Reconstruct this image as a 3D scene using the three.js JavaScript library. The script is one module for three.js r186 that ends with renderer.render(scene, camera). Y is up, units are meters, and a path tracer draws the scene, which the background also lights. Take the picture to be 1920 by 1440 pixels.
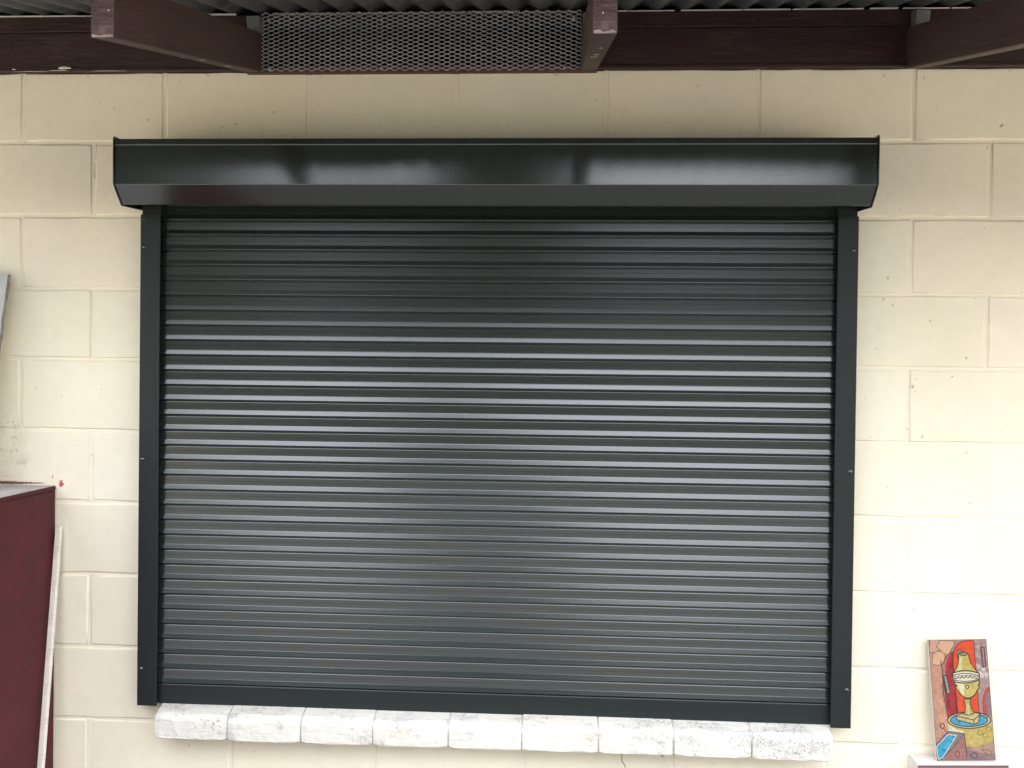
import * as THREE from 'three';
import { RoundedBoxGeometry } from 'three/addons/geometries/RoundedBoxGeometry.js';
import { mergeGeometries } from 'three/addons/utils/BufferGeometryUtils.js';

// ---------------------------------------------------------------- camera, sky, sun, exposure
const D2R = Math.PI / 180;
const scene = new THREE.Scene();
const camera = new THREE.PerspectiveCamera(48.563, 4 / 3, 0.05, 400);
camera.rotation.order = 'YXZ';
camera.position.set(0.1749, 1.5688, 2.283);
camera.rotation.set(-0.5766 * D2R, 2.8955 * D2R, 0.701 * D2R);

const renderer = new THREE.WebGLRenderer({ antialias: true });
renderer.setSize(1024, 768);
renderer.toneMapping = THREE.LinearToneMapping;
renderer.toneMappingExposure = 4.8;
renderer.shadowMap.enabled = true;
renderer.shadowMap.type = THREE.PCFSoftShadowMap;

let seed = 20240611;
function rnd() { seed = (seed + 0x6D2B79F5) | 0; let t = Math.imul(seed ^ (seed >>> 15), 1 | seed); t = (t + Math.imul(t ^ (t >>> 7), 61 | t)) ^ t; return ((t ^ (t >>> 14)) >>> 0) / 4294967296; }
const rr = (a, b) => a + (b - a) * rnd();
function hash(ix, iy) { let h = Math.imul(ix, 374761393) + Math.imul(iy, 668265263); h = Math.imul(h ^ (h >>> 13), 1274126177); return ((h ^ (h >>> 16)) >>> 0) / 4294967296; }
const sm = t => t * t * (3 - 2 * t);
function vn(x, y, px = 1 << 20, py = 1 << 20) {       // value noise, periodic
  const x0 = Math.floor(x), y0 = Math.floor(y), fx = sm(x - x0), fy = sm(y - y0);
  const w = (v, p) => ((v % p) + p) % p;
  const xa = w(x0, px), xb = w(x0 + 1, px), ya = w(y0, py), yb = w(y0 + 1, py);
  const a = hash(xa, ya), b = hash(xb, ya), c = hash(xa, yb), d = hash(xb, yb);
  return a + (b - a) * fx + (c - a) * fy + (a - b - c + d) * fx * fy;
}
function fbm(x, y, o = 4, px = 1 << 20, py = 1 << 20) { let s = 0, a = 0.5, n = 0; for (let i = 0; i < o; i++) { s += a * vn(x, y, px, py); n += a; x = x * 2 + 17; y = y * 2 + 31; px *= 2; py *= 2; a *= 0.5; } return s / n; }
const clamp = (v, a = 0, b = 1) => Math.min(b, Math.max(a, v));
const smooth = (a, b, v) => sm(clamp((v - a) / (b - a)));

// overcast sky: cloud layer, brighter towards the zenith
{
  const W = 256, H = 128, d = new Float32Array(W * H * 4);
  for (let j = 0; j < H; j++) for (let i = 0; i < W; i++) {
    const el = ((j + 0.5) / H - 0.5) * Math.PI, s = Math.max(0, Math.sin(el));
    const n = 0.92 + 0.16 * fbm(i / W * 10, j / H * 10, 4, 10, 1 << 20);
    const L = el < 0 ? 0.5 : (0.72 + 0.62 * s) * n, k = (j * W + i) * 4;
    d[k] = L * 0.955; d[k + 1] = L * 0.985; d[k + 2] = L * 1.075; d[k + 3] = 1;
  }
  const sky = new THREE.DataTexture(d, W, H, THREE.RGBAFormat, THREE.FloatType);
  sky.mapping = THREE.EquirectangularReflectionMapping; sky.magFilter = THREE.LinearFilter; sky.minFilter = THREE.LinearFilter; sky.needsUpdate = true;
  scene.background = sky; scene.environment = sky;
}
const sun = new THREE.DirectionalLight(0xfff4e6, 1.5);
sun.position.set(2.5, 14, 4.5); sun.target.position.set(0, 1, 0.5);
sun.castShadow = true; sun.shadow.radius = 26; sun.shadow.mapSize.set(2048, 2048);
Object.assign(sun.shadow.camera, { left: -8, right: 8, top: 8, bottom: -8, near: 1, far: 40 });
scene.add(sun, sun.target);

// ---------------------------------------------------------------- helpers
const names = {};
function numbered(n) { names[n] = (names[n] || 0) + 1; return names[n] === 1 ? n : n + '_' + String(names[n] - 1).padStart(3, '0'); }
function metricUV(g, s = 1) {                          // uv in metres (divided by s), by the way each face points
  if (g.index) g = g.toNonIndexed();
  if (!g.attributes.normal) g.computeVertexNormals();
  const p = g.attributes.position, n = p.count, uv = new Float32Array(n * 2);
  const a = new THREE.Vector3(), b = new THREE.Vector3(), c = new THREE.Vector3();
  for (let i = 0; i < n; i += 3) {
    a.fromBufferAttribute(p, i); b.fromBufferAttribute(p, i + 1).sub(a); c.fromBufferAttribute(p, i + 2).sub(a); b.cross(c);
    const ax = Math.abs(b.x), ay = Math.abs(b.y), az = Math.abs(b.z);
    for (let k = i; k < i + 3; k++) {
      const x = p.getX(k), y = p.getY(k), z = p.getZ(k);
      if (az >= ax && az >= ay) { uv[2 * k] = x; uv[2 * k + 1] = y; }
      else if (ay >= ax) { uv[2 * k] = x; uv[2 * k + 1] = z; }
      else { uv[2 * k] = z; uv[2 * k + 1] = y; }
      uv[2 * k] /= s; uv[2 * k + 1] /= s;
    }
  }
  g.setAttribute('uv', new THREE.BufferAttribute(uv, 2));
  return g;
}
function meshOf(name, geo, mat, parent) {
  const m = new THREE.Mesh(Array.isArray(geo) ? mergeGeometries(geo.map(g => g.index ? g.toNonIndexed() : g)) : geo, mat);
  m.castShadow = m.receiveShadow = true;
  m.name = parent ? name : numbered(name);
  (parent || scene).add(m);
  return m;
}
function part(name, geo, mat, parent) { return meshOf(name, geo, mat, parent); }
function tag(o, label, category, group) { o.userData.label = label; o.userData.category = category; if (group) o.userData.group = group; return o; }
function thing(name, label, category, pos = [0, 0, 0], group) {
  const o = new THREE.Group(); o.name = numbered(name); o.position.set(...pos); scene.add(o); return tag(o, label, category, group);
}
function struct(name, geo, mat) { const m = meshOf(name, geo, mat); m.userData.kind = 'structure'; return m; }
const rbox = (w, h, d, r, x = 0, y = 0, z = 0) => { const g = new RoundedBoxGeometry(w, h, d, 2, r); g.translate(x, y, z); return g; };
const box = (x0, x1, y0, y1, z0, z1) => { const g = new THREE.BoxGeometry(x1 - x0, y1 - y0, z1 - z0); g.translate((x0 + x1) / 2, (y0 + y1) / 2, (z0 + z1) / 2); return g; };
const rb = (x0, x1, y0, y1, z0, z1, r) => rbox(x1 - x0, y1 - y0, z1 - z0, r, (x0 + x1) / 2, (y0 + y1) / 2, (z0 + z1) / 2);
// prism along x of a closed (z, y) outline
function prismX(pts, x0, x1) {
  const sh = new THREE.Shape(pts.map(([z, y]) => new THREE.Vector2(z, y)));
  const g = new THREE.ExtrudeGeometry(sh, { depth: x1 - x0, bevelEnabled: false, steps: 1 });
  // local (X=z, Y=y, Z=depth) -> world (x=depth, y, z=X): a rotation that maps X->z, Z->-x
  g.rotateY(-Math.PI / 2); // X->z , Z->-x
  g.translate(x1, 0, 0);
  return g;
}
function tex(w, h, fn, srgb = true) {
  const d = new Uint8Array(w * h * 4);
  for (let j = 0; j < h; j++) for (let i = 0; i < w; i++) { const c = fn(i, j), k = (j * w + i) * 4; d[k] = clamp(c[0], 0, 255); d[k + 1] = clamp(c[1], 0, 255); d[k + 2] = clamp(c[2], 0, 255); d[k + 3] = 255; }
  const t = new THREE.DataTexture(d, w, h); t.wrapS = t.wrapT = THREE.RepeatWrapping; t.magFilter = THREE.LinearFilter; t.minFilter = THREE.LinearMipmapLinearFilter; t.generateMipmaps = true;
  if (srgb) t.colorSpace = THREE.SRGBColorSpace; t.needsUpdate = true; return t;
}
const lin2s = v => 255 * (v <= 0.0031308 ? 12.92 * v : 1.055 * Math.pow(v, 1 / 2.4) - 0.055);
const std = (o) => new THREE.MeshStandardMaterial(o);

// ---------------------------------------------------------------- materials
const WX0 = -1.6, WW = 3.2, WH = 2.4;                  // the wall sheet that the wall map covers
const specks = [[-1.043,2.287,1],[-1.321,2.227,.8],[-1.31,2.241,.8],[-1.182,2.223,.7],[-1.299,2.185,1],[-1.299,2.131,.8],[-1.099,2.108,1.2],[-1.063,2.055,.8],[-.948,2.256,1.2],[-1.082,2.302,.7],[.989,2.361,.7],[1.088,2.341,.7],[1.126,2.357,1.5],[1.161,2.272,.7],[1.262,2.256,.8],[1.326,2.233,2],[1.291,2.176,1.1],[1.06,2.146,1.1],[1.211,2.134,.7],[1.069,2.114,.7],[1.023,2.124,.7],[1.04,2.055,.9],[1.072,2.014,1],[1.282,2.062,1],[1.293,2.053,1],[1.162,2.004,.7],[1.287,1.967,.9],[1.229,1.939,.7],[1.043,1.836,1.6],[1.032,1.78,1.4],[1.056,1.765,1],[1.267,1.785,1],[1.384,1.802,.9],[1.153,1.724,1.2],[1.306,1.727,1],[1.292,1.702,1.2],[1.247,1.629,1.5],[1.016,1.65,1],[.986,1.651,.8],[1.212,1.578,1.3],[1.12,1.572,.9],[1.111,1.553,1.7],[1.118,1.538,.8],[.989,1.52,1.1],[1.137,1.42,1.5],[1.004,1.417,1],[1.355,1.457,1],[1.251,1.381,1.1],[1.23,1.35,.8],[1.05,1.286,1.1],[1.262,1.247,1.4],[1.227,1.177,.9],[1.251,1.187,.8],[1.099,1.145,1],[1.101,1.441,1.2],[1.056,1.033,1.3],[1.124,.966,1.4],[1.105,.974,.9],[1.273,.928,1.1],[1.216,.905,1.6],[1.01,1.032,.8],[1.374,1.054,.7],[1.139,.843,.7],[1.26,.951,.7],[-1.259,1.52,.9],[-1.185,1.497,1.1],[-1.073,1.516,1],[-1.099,1.335,1.2],[-1.26,1.358,.7],[.275,2.304,1.3],[.162,2.372,1],[.071,2.309,.7],[.089,2.328,.7],[.242,2.331,.7],[-.597,2.275,1.6],[-.7,2.243,1.4],[-.473,2.294,1.1],[-.818,.538,1.3],[-.638,.529,1.1],[-.768,.529,.8],[-.851,.5,.8],[-.967,.545,.8],[.201,.557,1],[-.087,.554,.9]];
const wallMap = (() => {
  const W = 2048, H = 1536, sx = W / WW, sy = H / WH;
  const base = [0.86, 0.79, 0.625];
  const buf = new Float32Array(W * H * 3);
  for (let j = 0; j < H; j++) for (let i = 0; i < W; i++) {
    const x = i / sx, y = j / sy, k = (j * W + i) * 3;
    const a = fbm(x * 5, y * 5, 3) - 0.5, b = fbm(x * 40 + 9, y * 40, 3) - 0.5, c = hash(i, j) - 0.5;
    const v = 1 + 0.09 * a + 0.06 * b + 0.03 * c, t = 0.03 * (fbm(x * 3 + 50, y * 3 + 8, 3) - 0.5);
    buf[k] = base[0] * v * (1 + t); buf[k + 1] = base[1] * v; buf[k + 2] = base[2] * v * (1 - 2 * t);
  }
  const blot = (x, y, rx, ry, col, al, rag = 0.5) => {
    const ci = (x - WX0) * sx, cj = y * sy, ri = rx * sx, rj = ry * sy;
    for (let j = Math.floor(cj - rj * 2); j <= cj + rj * 2; j++) for (let i = Math.floor(ci - ri * 2); i <= ci + ri * 2; i++) {
      if (i < 0 || j < 0 || i >= W || j >= H) continue;
      const d = Math.hypot((i - ci) / ri, (j - cj) / rj) + rag * (vn(i * 0.37 + ci, j * 0.37) - 0.5) * 2, m = al * (1 - smooth(0.6, 1.15, d)), k = (j * W + i) * 3;
      for (let q = 0; q < 3; q++) buf[k + q] += (col[q] - buf[k + q]) * m;
    }
  };
  const dk = [0.10, 0.085, 0.06];
  for (const [x, y, s] of specks) blot(x, y, 0.0022 * s, 0.0024 * s * rr(0.8, 1.3), dk, clamp(0.26 * s + 0.06, 0, 0.7));
  for (let q = 0; q < 90; q++) blot(rr(-1.5, 1.5), rr(0.1, 2.38), rr(0.001, 0.0018), rr(0.001, 0.002), dk, rr(0.2, 0.5));
  // a red paint dab, a thin tick, the maroon cut-in line above the low wall, a hairline crack, grime and painted-in board shade at the left
  blot(-1.1865, 1.2535, 0.0075, 0.0085, [0.42, 0.05, 0.07], 0.95, 0.5);
  blot(-1.2097, 1.272, 0.0016, 0.006, [0.2, 0.15, 0.12], 0.9, 0.2);
  for (let x = -1.62; x < -1.235; x += 0.0008) { const t = clamp((-1.235 - x) / 0.09); blot(x, 1.2535 + 0.0014 * vn(x * 30, 3), 0.002, 0.0012 + 0.0034 * t, [0.11, 0.03, 0.026], 0.55, 0.3); }
  for (let q = 0; q < 26; q++) { const t = q / 25; blot(0.3605 + 0.0135 * t + 0.002 * Math.sin(t * 9), 0.562 - 0.042 * t, 0.0012, 0.0016, [0.08, 0.07, 0.06], 0.95, 0.2); }
  blot(0.474, 0.557, 0.005, 0.003, [0.08, 0.07, 0.06], 0.9, 0.6);
  blot(-0.672, 0.56, 0.0016, 0.014, [0.3, 0.26, 0.2], 0.7, 0.4);
  for (let q = 0; q < 60; q++) blot(rr(-1.45, -1.29), rr(1.26, 1.47), rr(0.004, 0.02), rr(0.004, 0.02), [0.52, 0.47, 0.32], rr(0.06, 0.2), 1.2);
  for (let q = 0; q < 26; q++) blot(rr(-1.42, -1.31), rr(1.33, 1.43), rr(0.002, 0.006), rr(0.002, 0.005), [0.3, 0.27, 0.18], rr(0.1, 0.3), 1.2);
  for (let q = 0; q < 6; q++) blot(-1.0975 + rr(-0.002, 0.003), rr(2.08, 2.18), 0.0025, 0.012, [0.66, 0.44, 0.33], 0.35, 0.8);
  // fine olive specks, denser towards the shutter hood, and speckles along the timber
  for (let q = 0; q < 900; q++) { const y = 2.17 + 0.09 * rnd() * rnd(); blot(rr(-0.9, 0.8), y, rr(0.001, 0.003), rr(0.001, 0.0025), [0.32, 0.31, 0.2], rr(0.1, 0.35), 0.8); }
  for (let q = 0; q < 260; q++) blot(rr(-1.5, 1.5), 2.392 - 0.03 * rnd() * rnd(), rr(0.001, 0.004), rr(0.001, 0.003), [0.3, 0.24, 0.18], rr(0.15, 0.45), 1);
  const t = tex(W, H, (i, j) => { const k = (j * W + i) * 3; return [lin2s(buf[k]), lin2s(buf[k + 1]), lin2s(buf[k + 2])]; });
  t.wrapS = t.wrapT = THREE.MirroredRepeatWrapping; return t;
})();
const wallUV = g => { if (g.index) g = g.toNonIndexed(); const p = g.attributes.position, uv = new Float32Array(p.count * 2); for (let i = 0; i < p.count; i++) { uv[2 * i] = (p.getX(i) - WX0) / WW; uv[2 * i + 1] = p.getY(i) / WH; } g.setAttribute('uv', new THREE.BufferAttribute(uv, 2)); return g; };
// relief of the painted block face: fine sandy grain and roller stipple, sized in wall-sheet uv
const grainBump = (() => { const t = tex(1024, 1024, (i, j) => { const v = 255 * (0.45 * fbm(i / 4, j / 4, 3, 256, 256) + 0.3 * fbm(i / 16 + 3, j / 16, 3, 64, 64) + 0.25 * fbm(i / 128, j / 128, 2, 8, 8)); return [v, v, v]; }, false); t.repeat.set(WW / 0.6, WH / 0.6); return t; })();
const M = {};
M.wall = std({ map: wallMap, bumpMap: grainBump, bumpScale: 0.0005, roughness: 0.66 });
const wallTints = [[1, 1, 1], [0.985, 0.985, 0.98], [0.97, 0.972, 0.965], [0.99, 0.98, 0.97], [0.975, 0.98, 0.96]].map(c => { const m = M.wall.clone(); m.color.setRGB(...c); return m; });
function painted(rgb, o = {}) {                        // mottled brushed paint, uv in metres
  const { rep = 0.6, amp = 0.16, stretch = 1, dirt = null, da = 0.3, rough = 0.5, bump = 0.0006, n = 512, fine = 0.06 } = o;
  const c = tex(n, n, (i, j) => {
    const u = i / n, v = j / n, P = 4, a = fbm(u * P, v * P * stretch, 4, P, P * stretch) - 0.5, b = fbm(u * 24 + 0.3, v * 24 * stretch, 3, 24, 24 * stretch) - 0.5;
    const k = 1 + amp * 2 * a + amp * b + fine * (hash(i, j) - 0.5);
    const q = dirt ? da * smooth(0.52, 0.72, fbm(u * 8 + 5, v * 8 * stretch + 1, 5, 8, 8 * stretch)) : 0;
    return [0, 1, 2].map(m => lin2s(Math.max(0, rgb[m] * k * (1 - q) + (dirt ? dirt[m] * q : 0))));
  });
  c.repeat.set(1 / rep, 1 / rep);
  const b = tex(n, n, (i, j) => { const u = i / n, v = j / n; const t = 255 * (0.6 * fbm(u * 16, v * 16 * stretch, 4, 16, 16 * stretch) + 0.4 * fbm(u * 64, v * 64 * Math.min(stretch, 2), 2, 64, 64 * Math.min(stretch, 2))); return [t, t, t]; }, false);
  b.repeat.copy(c.repeat);
  return std({ map: c, bumpMap: b, bumpScale: bump, roughness: rough, metalness: o.metal || 0 });
}
M.beam = painted([0.033, 0.0118, 0.0115], { stretch: 6, amp: 0.2, dirt: [0.06, 0.036, 0.032], da: 0.4, rough: 0.55, bump: 0.0015 });
M.rafter = painted([0.055, 0.029, 0.028], { stretch: 6, amp: 0.22, dirt: [0.035, 0.022, 0.02], da: 0.4, rough: 0.6, bump: 0.0016 });
M.endgrain = painted([0.115, 0.068, 0.066], { rep: 0.12, stretch: 3, amp: 0.45, dirt: [0.24, 0.17, 0.165], da: 0.4, rough: 0.8, bump: 0.003 });
M.bareWood = painted([0.34, 0.27, 0.25], { rep: 0.08, amp: 0.5, dirt: [0.14, 0.09, 0.085], da: 0.7, rough: 0.9, n: 128 });
M.ventFrame = painted([0.10, 0.042, 0.024], { stretch: 5, rough: 0.6 });
M.galv = painted([0.31, 0.315, 0.325], { rep: 0.08, amp: 0.3, rough: 0.6, metal: 0, bump: 0.0003, n: 256 });
M.roof = painted([0.115, 0.12, 0.125], { rep: 0.5, amp: 0.35, dirt: [0.06, 0.062, 0.06], da: 0.6, rough: 0.62, metal: 0.2, bump: 0.0012 });
M.offWhite = std({ color: new THREE.Color().setRGB(0.72, 0.72, 0.7), roughness: 0.4 });
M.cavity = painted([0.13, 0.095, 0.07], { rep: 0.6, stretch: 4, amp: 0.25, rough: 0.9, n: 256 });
M.maroon = painted([0.080, 0.010, 0.013], { rep: 0.9, amp: 0.2, stretch: 2, dirt: [0.05, 0.011, 0.0125], da: 0.55, fine: 0.12, rough: 0.9, bump: 0.0018 });
M.coping = painted([0.4, 0.375, 0.37], { rep: 0.5, amp: 0.16, dirt: [0.3, 0.27, 0.27], da: 0.5, rough: 0.8, bump: 0.002 });
M.batten = painted([0.74, 0.69, 0.6], { rep: 0.3, amp: 0.07, dirt: [0.42, 0.38, 0.3], da: 0.25, rough: 0.5 });
M.board = painted([0.5, 0.505, 0.49], { rep: 0.3, amp: 0.2, dirt: [0.4, 0.42, 0.42], da: 0.6, rough: 0.6 });
M.boardEdge = painted([0.27, 0.255, 0.23], { rep: 0.15, amp: 0.3, dirt: [0.14, 0.13, 0.11], da: 0.5, rough: 0.9, bump: 0.003 });
M.concrete = painted([0.05, 0.051, 0.049], { rep: 1.7, amp: 0.14, dirt: [0.036, 0.036, 0.034], da: 0.4, rough: 0.9, bump: 0.002 });
M.bounceApron = painted([0.60, 0.52, 0.39], { rep: 2.9, amp: 0.12, dirt: [0.5, 0.42, 0.3], da: 0.4, rough: 0.95, bump: 0.004 });
M.asphalt = painted([0.112, 0.111, 0.106], { rep: 1.9, amp: 0.2, dirt: [0.07, 0.068, 0.064], da: 0.5, rough: 0.9, bump: 0.004 });
M.grass = painted([0.115, 0.125, 0.075], { rep: 2.3, amp: 0.4, dirt: [0.16, 0.13, 0.07], da: 0.6, rough: 1, bump: 0.02 });
M.dark = std({ color: new THREE.Color().setRGB(0.02, 0.02, 0.02), roughness: 0.6 });
// powder coat of the shutter: dark green-grey, satin, faint orange peel
const peel = tex(256, 256, (i, j) => { const v = 255 * fbm(i / 8, j / 8, 2, 32, 32); return [v, v, v]; }, false); peel.repeat.set(12, 12);
const dustR = tex(512, 512, (i, j) => { const v = 255 * clamp(0.62 + 0.6 * (fbm(i / 64, j / 64, 4, 8, 8) - 0.5)); return [v, v, v]; }, false); dustR.repeat.set(1.1, 1.1);
M.coat = new THREE.MeshPhysicalMaterial({ color: new THREE.Color().setRGB(0.007, 0.0115, 0.0102), roughness: 0.15, bumpMap: peel, bumpScale: 0.00004, ior: 2.1 });
M.slat = new THREE.MeshPhysicalMaterial({ color: new THREE.Color().setRGB(0.013, 0.0205, 0.018), roughness: 0.21, ior: 1.95 });
M.guide = new THREE.MeshPhysicalMaterial({ color: new THREE.Color().setRGB(0.0078, 0.0125, 0.012), roughness: 0.45, bumpMap: peel, bumpScale: 0.00004, ior: 1.45 });

// ---------------------------------------------------------------- the setting
struct('ground', (() => { const g = new THREE.PlaneGeometry(240, 240, 1, 1); g.rotateX(-Math.PI / 2); g.translate(0, -0.06, 0); return metricUV(g); })(), M.grass);
struct('path', metricUV(box(-2.6, 2.9, -0.3, 0, -0.02, 1.3)), M.concrete);
// an asphalt strip faces the window; unseen pale side aprons added to bounce light
struct('road', metricUV(box(-4.9, 4.9, -0.3, -0.03, 1.301, 12)), M.asphalt);
struct('bounce_apron', mergeGeometries([metricUV(box(-18, -4.901, -0.3, -0.026, 1.301, 12)), metricUV(box(4.901, 18, -0.3, -0.026, 1.301, 12)), metricUV(box(-18, -2.601, -0.3, -0.02, -1, 1.3)), metricUV(box(2.901, 18, -0.3, -0.02, -1, 1.3))]), M.bounceApron);

// block wall
const ys = [0, 0.206, 0.406, 0.606, 0.8065, 1.006, 1.205, 1.4035, 1.600, 1.7935, 1.9925, 2.194, 2.384];
const wall = thing('concrete_block_wall', 'cream painted concrete block wall behind the dark roller shutter', 'wall');
{
  const XL = -2.7, XR = 2.9, J = 0.0042;               // half joint
  const mort = [wallUV(box(XL, XR, 0.002, 2.383, -0.19, -0.0042))];
  function block(x0, x1, y0, y1) {
    const nx = 7, ny = 4, ring = [];
    const dep = rr(-0.0009, 0.0009), zf = dep, tx = rr(-0.0007, 0.0007), ty = rr(-0.0007, 0.0007);
    const pt = [];
    for (let i = 0; i < nx; i++) pt.push([x0 + (x1 - x0) * i / nx, y0, 0, -1, i === 0]);
    for (let i = 0; i < ny; i++) pt.push([x1, y0 + (y1 - y0) * i / ny, 1, 0, i === 0]);
    for (let i = 0; i < nx; i++) pt.push([x1 - (x1 - x0) * i / nx, y1, 0, 1, i === 0]);
    for (let i = 0; i < ny; i++) pt.push([x0, y1 - (y1 - y0) * i / ny, -1, 0, i === 0]);
    const cx = (x0 + x1) / 2, cy = (y0 + y1) / 2, hx = (x1 - x0) / 2, hy = (y1 - y0) / 2;
    const N = pt.length, j = pt.map(() => [rr(-0.0011, 0.0011), rr(0.6, 1.7), rr(-0.0006, 0.0006)]);
    const zz = (x, y) => zf + tx * (x - cx) / hx + ty * (y - cy) / hy;
    const mk = (ins, z) => pt.map(([x, y], k) => { const i2 = ins * j[k][1] + j[k][0]; const X = cx + Math.sign(x - cx) * Math.max(0, Math.abs(x - cx) - (Math.abs(Math.abs(x - cx) - hx) < 1e-6 ? i2 : 0)), Y = cy + Math.sign(y - cy) * Math.max(0, Math.abs(y - cy) - (Math.abs(Math.abs(y - cy) - hy) < 1e-6 ? i2 : 0)); return [X, Y, z === null ? -0.012 : zz(X, Y) + z + (z < 0 ? j[k][2] : 0)]; });
    ring.push(mk(0, null), mk(0, -0.0042), mk(0.0012, -0.0013), mk(0.0038, 0));
    const v = [], idx = []; ring.forEach(r => r.forEach(p => v.push(...p))); v.push(cx, cy, zz(cx, cy));
    for (let r = 0; r < 3; r++) for (let k = 0; k < N; k++) { const a = r * N + k, b = r * N + (k + 1) % N, c = a + N, d = b + N; idx.push(a, b, d, a, d, c); }
    for (let k = 0; k < N; k++) idx.push(3 * N + k, 3 * N + (k + 1) % N, 4 * N);
    const g = new THREE.BufferGeometry(); g.setAttribute('position', new THREE.Float32BufferAttribute(v, 3)); g.setIndex(idx); g.computeVertexNormals();
    return wallUV(g);
  }
  for (let c = 0; c < 12; c++) {
    const y0 = ys[c] + J + 0.0006 * rr(-1, 1), y1 = ys[c + 1] - (c === 11 ? 0 : J), odd = (11 - c) % 2;
    const off = odd ? -1.1 : -1.3;
    for (let i = -5; i < 12; i++) {
      let x0 = off + 0.4 * i, x1 = x0 + 0.4; if (x1 <= XL + 0.05 || x0 >= XR - 0.05) continue;
      x0 = Math.max(x0, XL); x1 = Math.min(x1, XR);
      const jit = 0.003 * (hash(i + 40, c) - 0.5) * 2, jit2 = 0.003 * (hash(i + 41, c) - 0.5) * 2;
      x0 += jit; x1 += jit2;
      // perpend joint, tooled to its own depth
      const dz = -0.0012 - 0.0022 * hash(i + 7, c + 60);
      mort.push(wallUV(box(x1 - 0.006, x1 + 0.006, y0 - 0.003, y1 + 0.003, -0.0135, dz)));
      if (x0 > -0.87 && x1 < 0.88 && y0 > 0.69 && y1 < 2.1) continue;   // hidden behind the shutter
      part('block', block(x0 + J, x1 - J, y0, y1), wallTints[Math.floor(5 * hash(i + 90, c + 13))], wall);
    }
  }
  part('mortar', mort, M.wall, wall);
}

// roof space behind the eave: ceiling, far wall and gables keep it dark
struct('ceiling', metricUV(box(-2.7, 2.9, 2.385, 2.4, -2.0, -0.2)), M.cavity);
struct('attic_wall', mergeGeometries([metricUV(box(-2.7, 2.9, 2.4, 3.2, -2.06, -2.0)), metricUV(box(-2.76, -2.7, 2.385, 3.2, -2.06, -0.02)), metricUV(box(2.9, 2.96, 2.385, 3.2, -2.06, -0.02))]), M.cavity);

const SL = 0.276, ANG = Math.atan(SL), RY = 2.5505;    // roof fall outwards; sheet mid-height at the wall face
// corrugated sheets
{
  const roof = thing('corrugated_roof', 'weathered grey corrugated iron roof sheets above the eave', 'roof');
  const PITCH = 0.076, AMP = 0.0085, Z0 = -2.05, Z1 = 0.968, cover = PITCH * 10;
  for (let s = 0, x = -2.74; x < 2.9; s++, x += cover) {
    const x1 = x + cover + PITCH * 0.5, n = 8 * 11, g = [], lift = (s % 2) * 0.0016, zEnd = Z1 + rr(-0.008, 0.008);
    const vs = [], idx = []; const nz = 10;
    for (let b = 0; b <= nz; b++) { const z = Z0 + (zEnd - Z0) * b / nz; for (let a = 0; a <= n; a++) { const xx = x + (x1 - x) * a / n; vs.push(xx, RY + lift - SL * z + AMP * Math.cos((xx - 0.012) / PITCH * 2 * Math.PI) + 0.001 * (vn(xx * 6, b * 3.1 + s) - 0.5), z); } }
    for (let b = 0; b < nz; b++) for (let a = 0; a < n; a++) { const p = b * (n + 1) + a; idx.push(p, p + n + 1, p + 1, p + 1, p + n + 1, p + n + 2); }
    const q = new THREE.BufferGeometry(); q.setAttribute('position', new THREE.Float32BufferAttribute(vs, 3)); q.setIndex(idx); q.computeVertexNormals();
    const p = q.attributes.position, uv = []; for (let i = 0; i < p.count; i++) uv.push(p.getX(i), p.getZ(i)); q.setAttribute('uv', new THREE.Float32BufferAttribute(uv, 2));
    part('roof_sheet', q, Object.assign(M.roof, { side: THREE.DoubleSide }), roof);
  }
}
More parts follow.
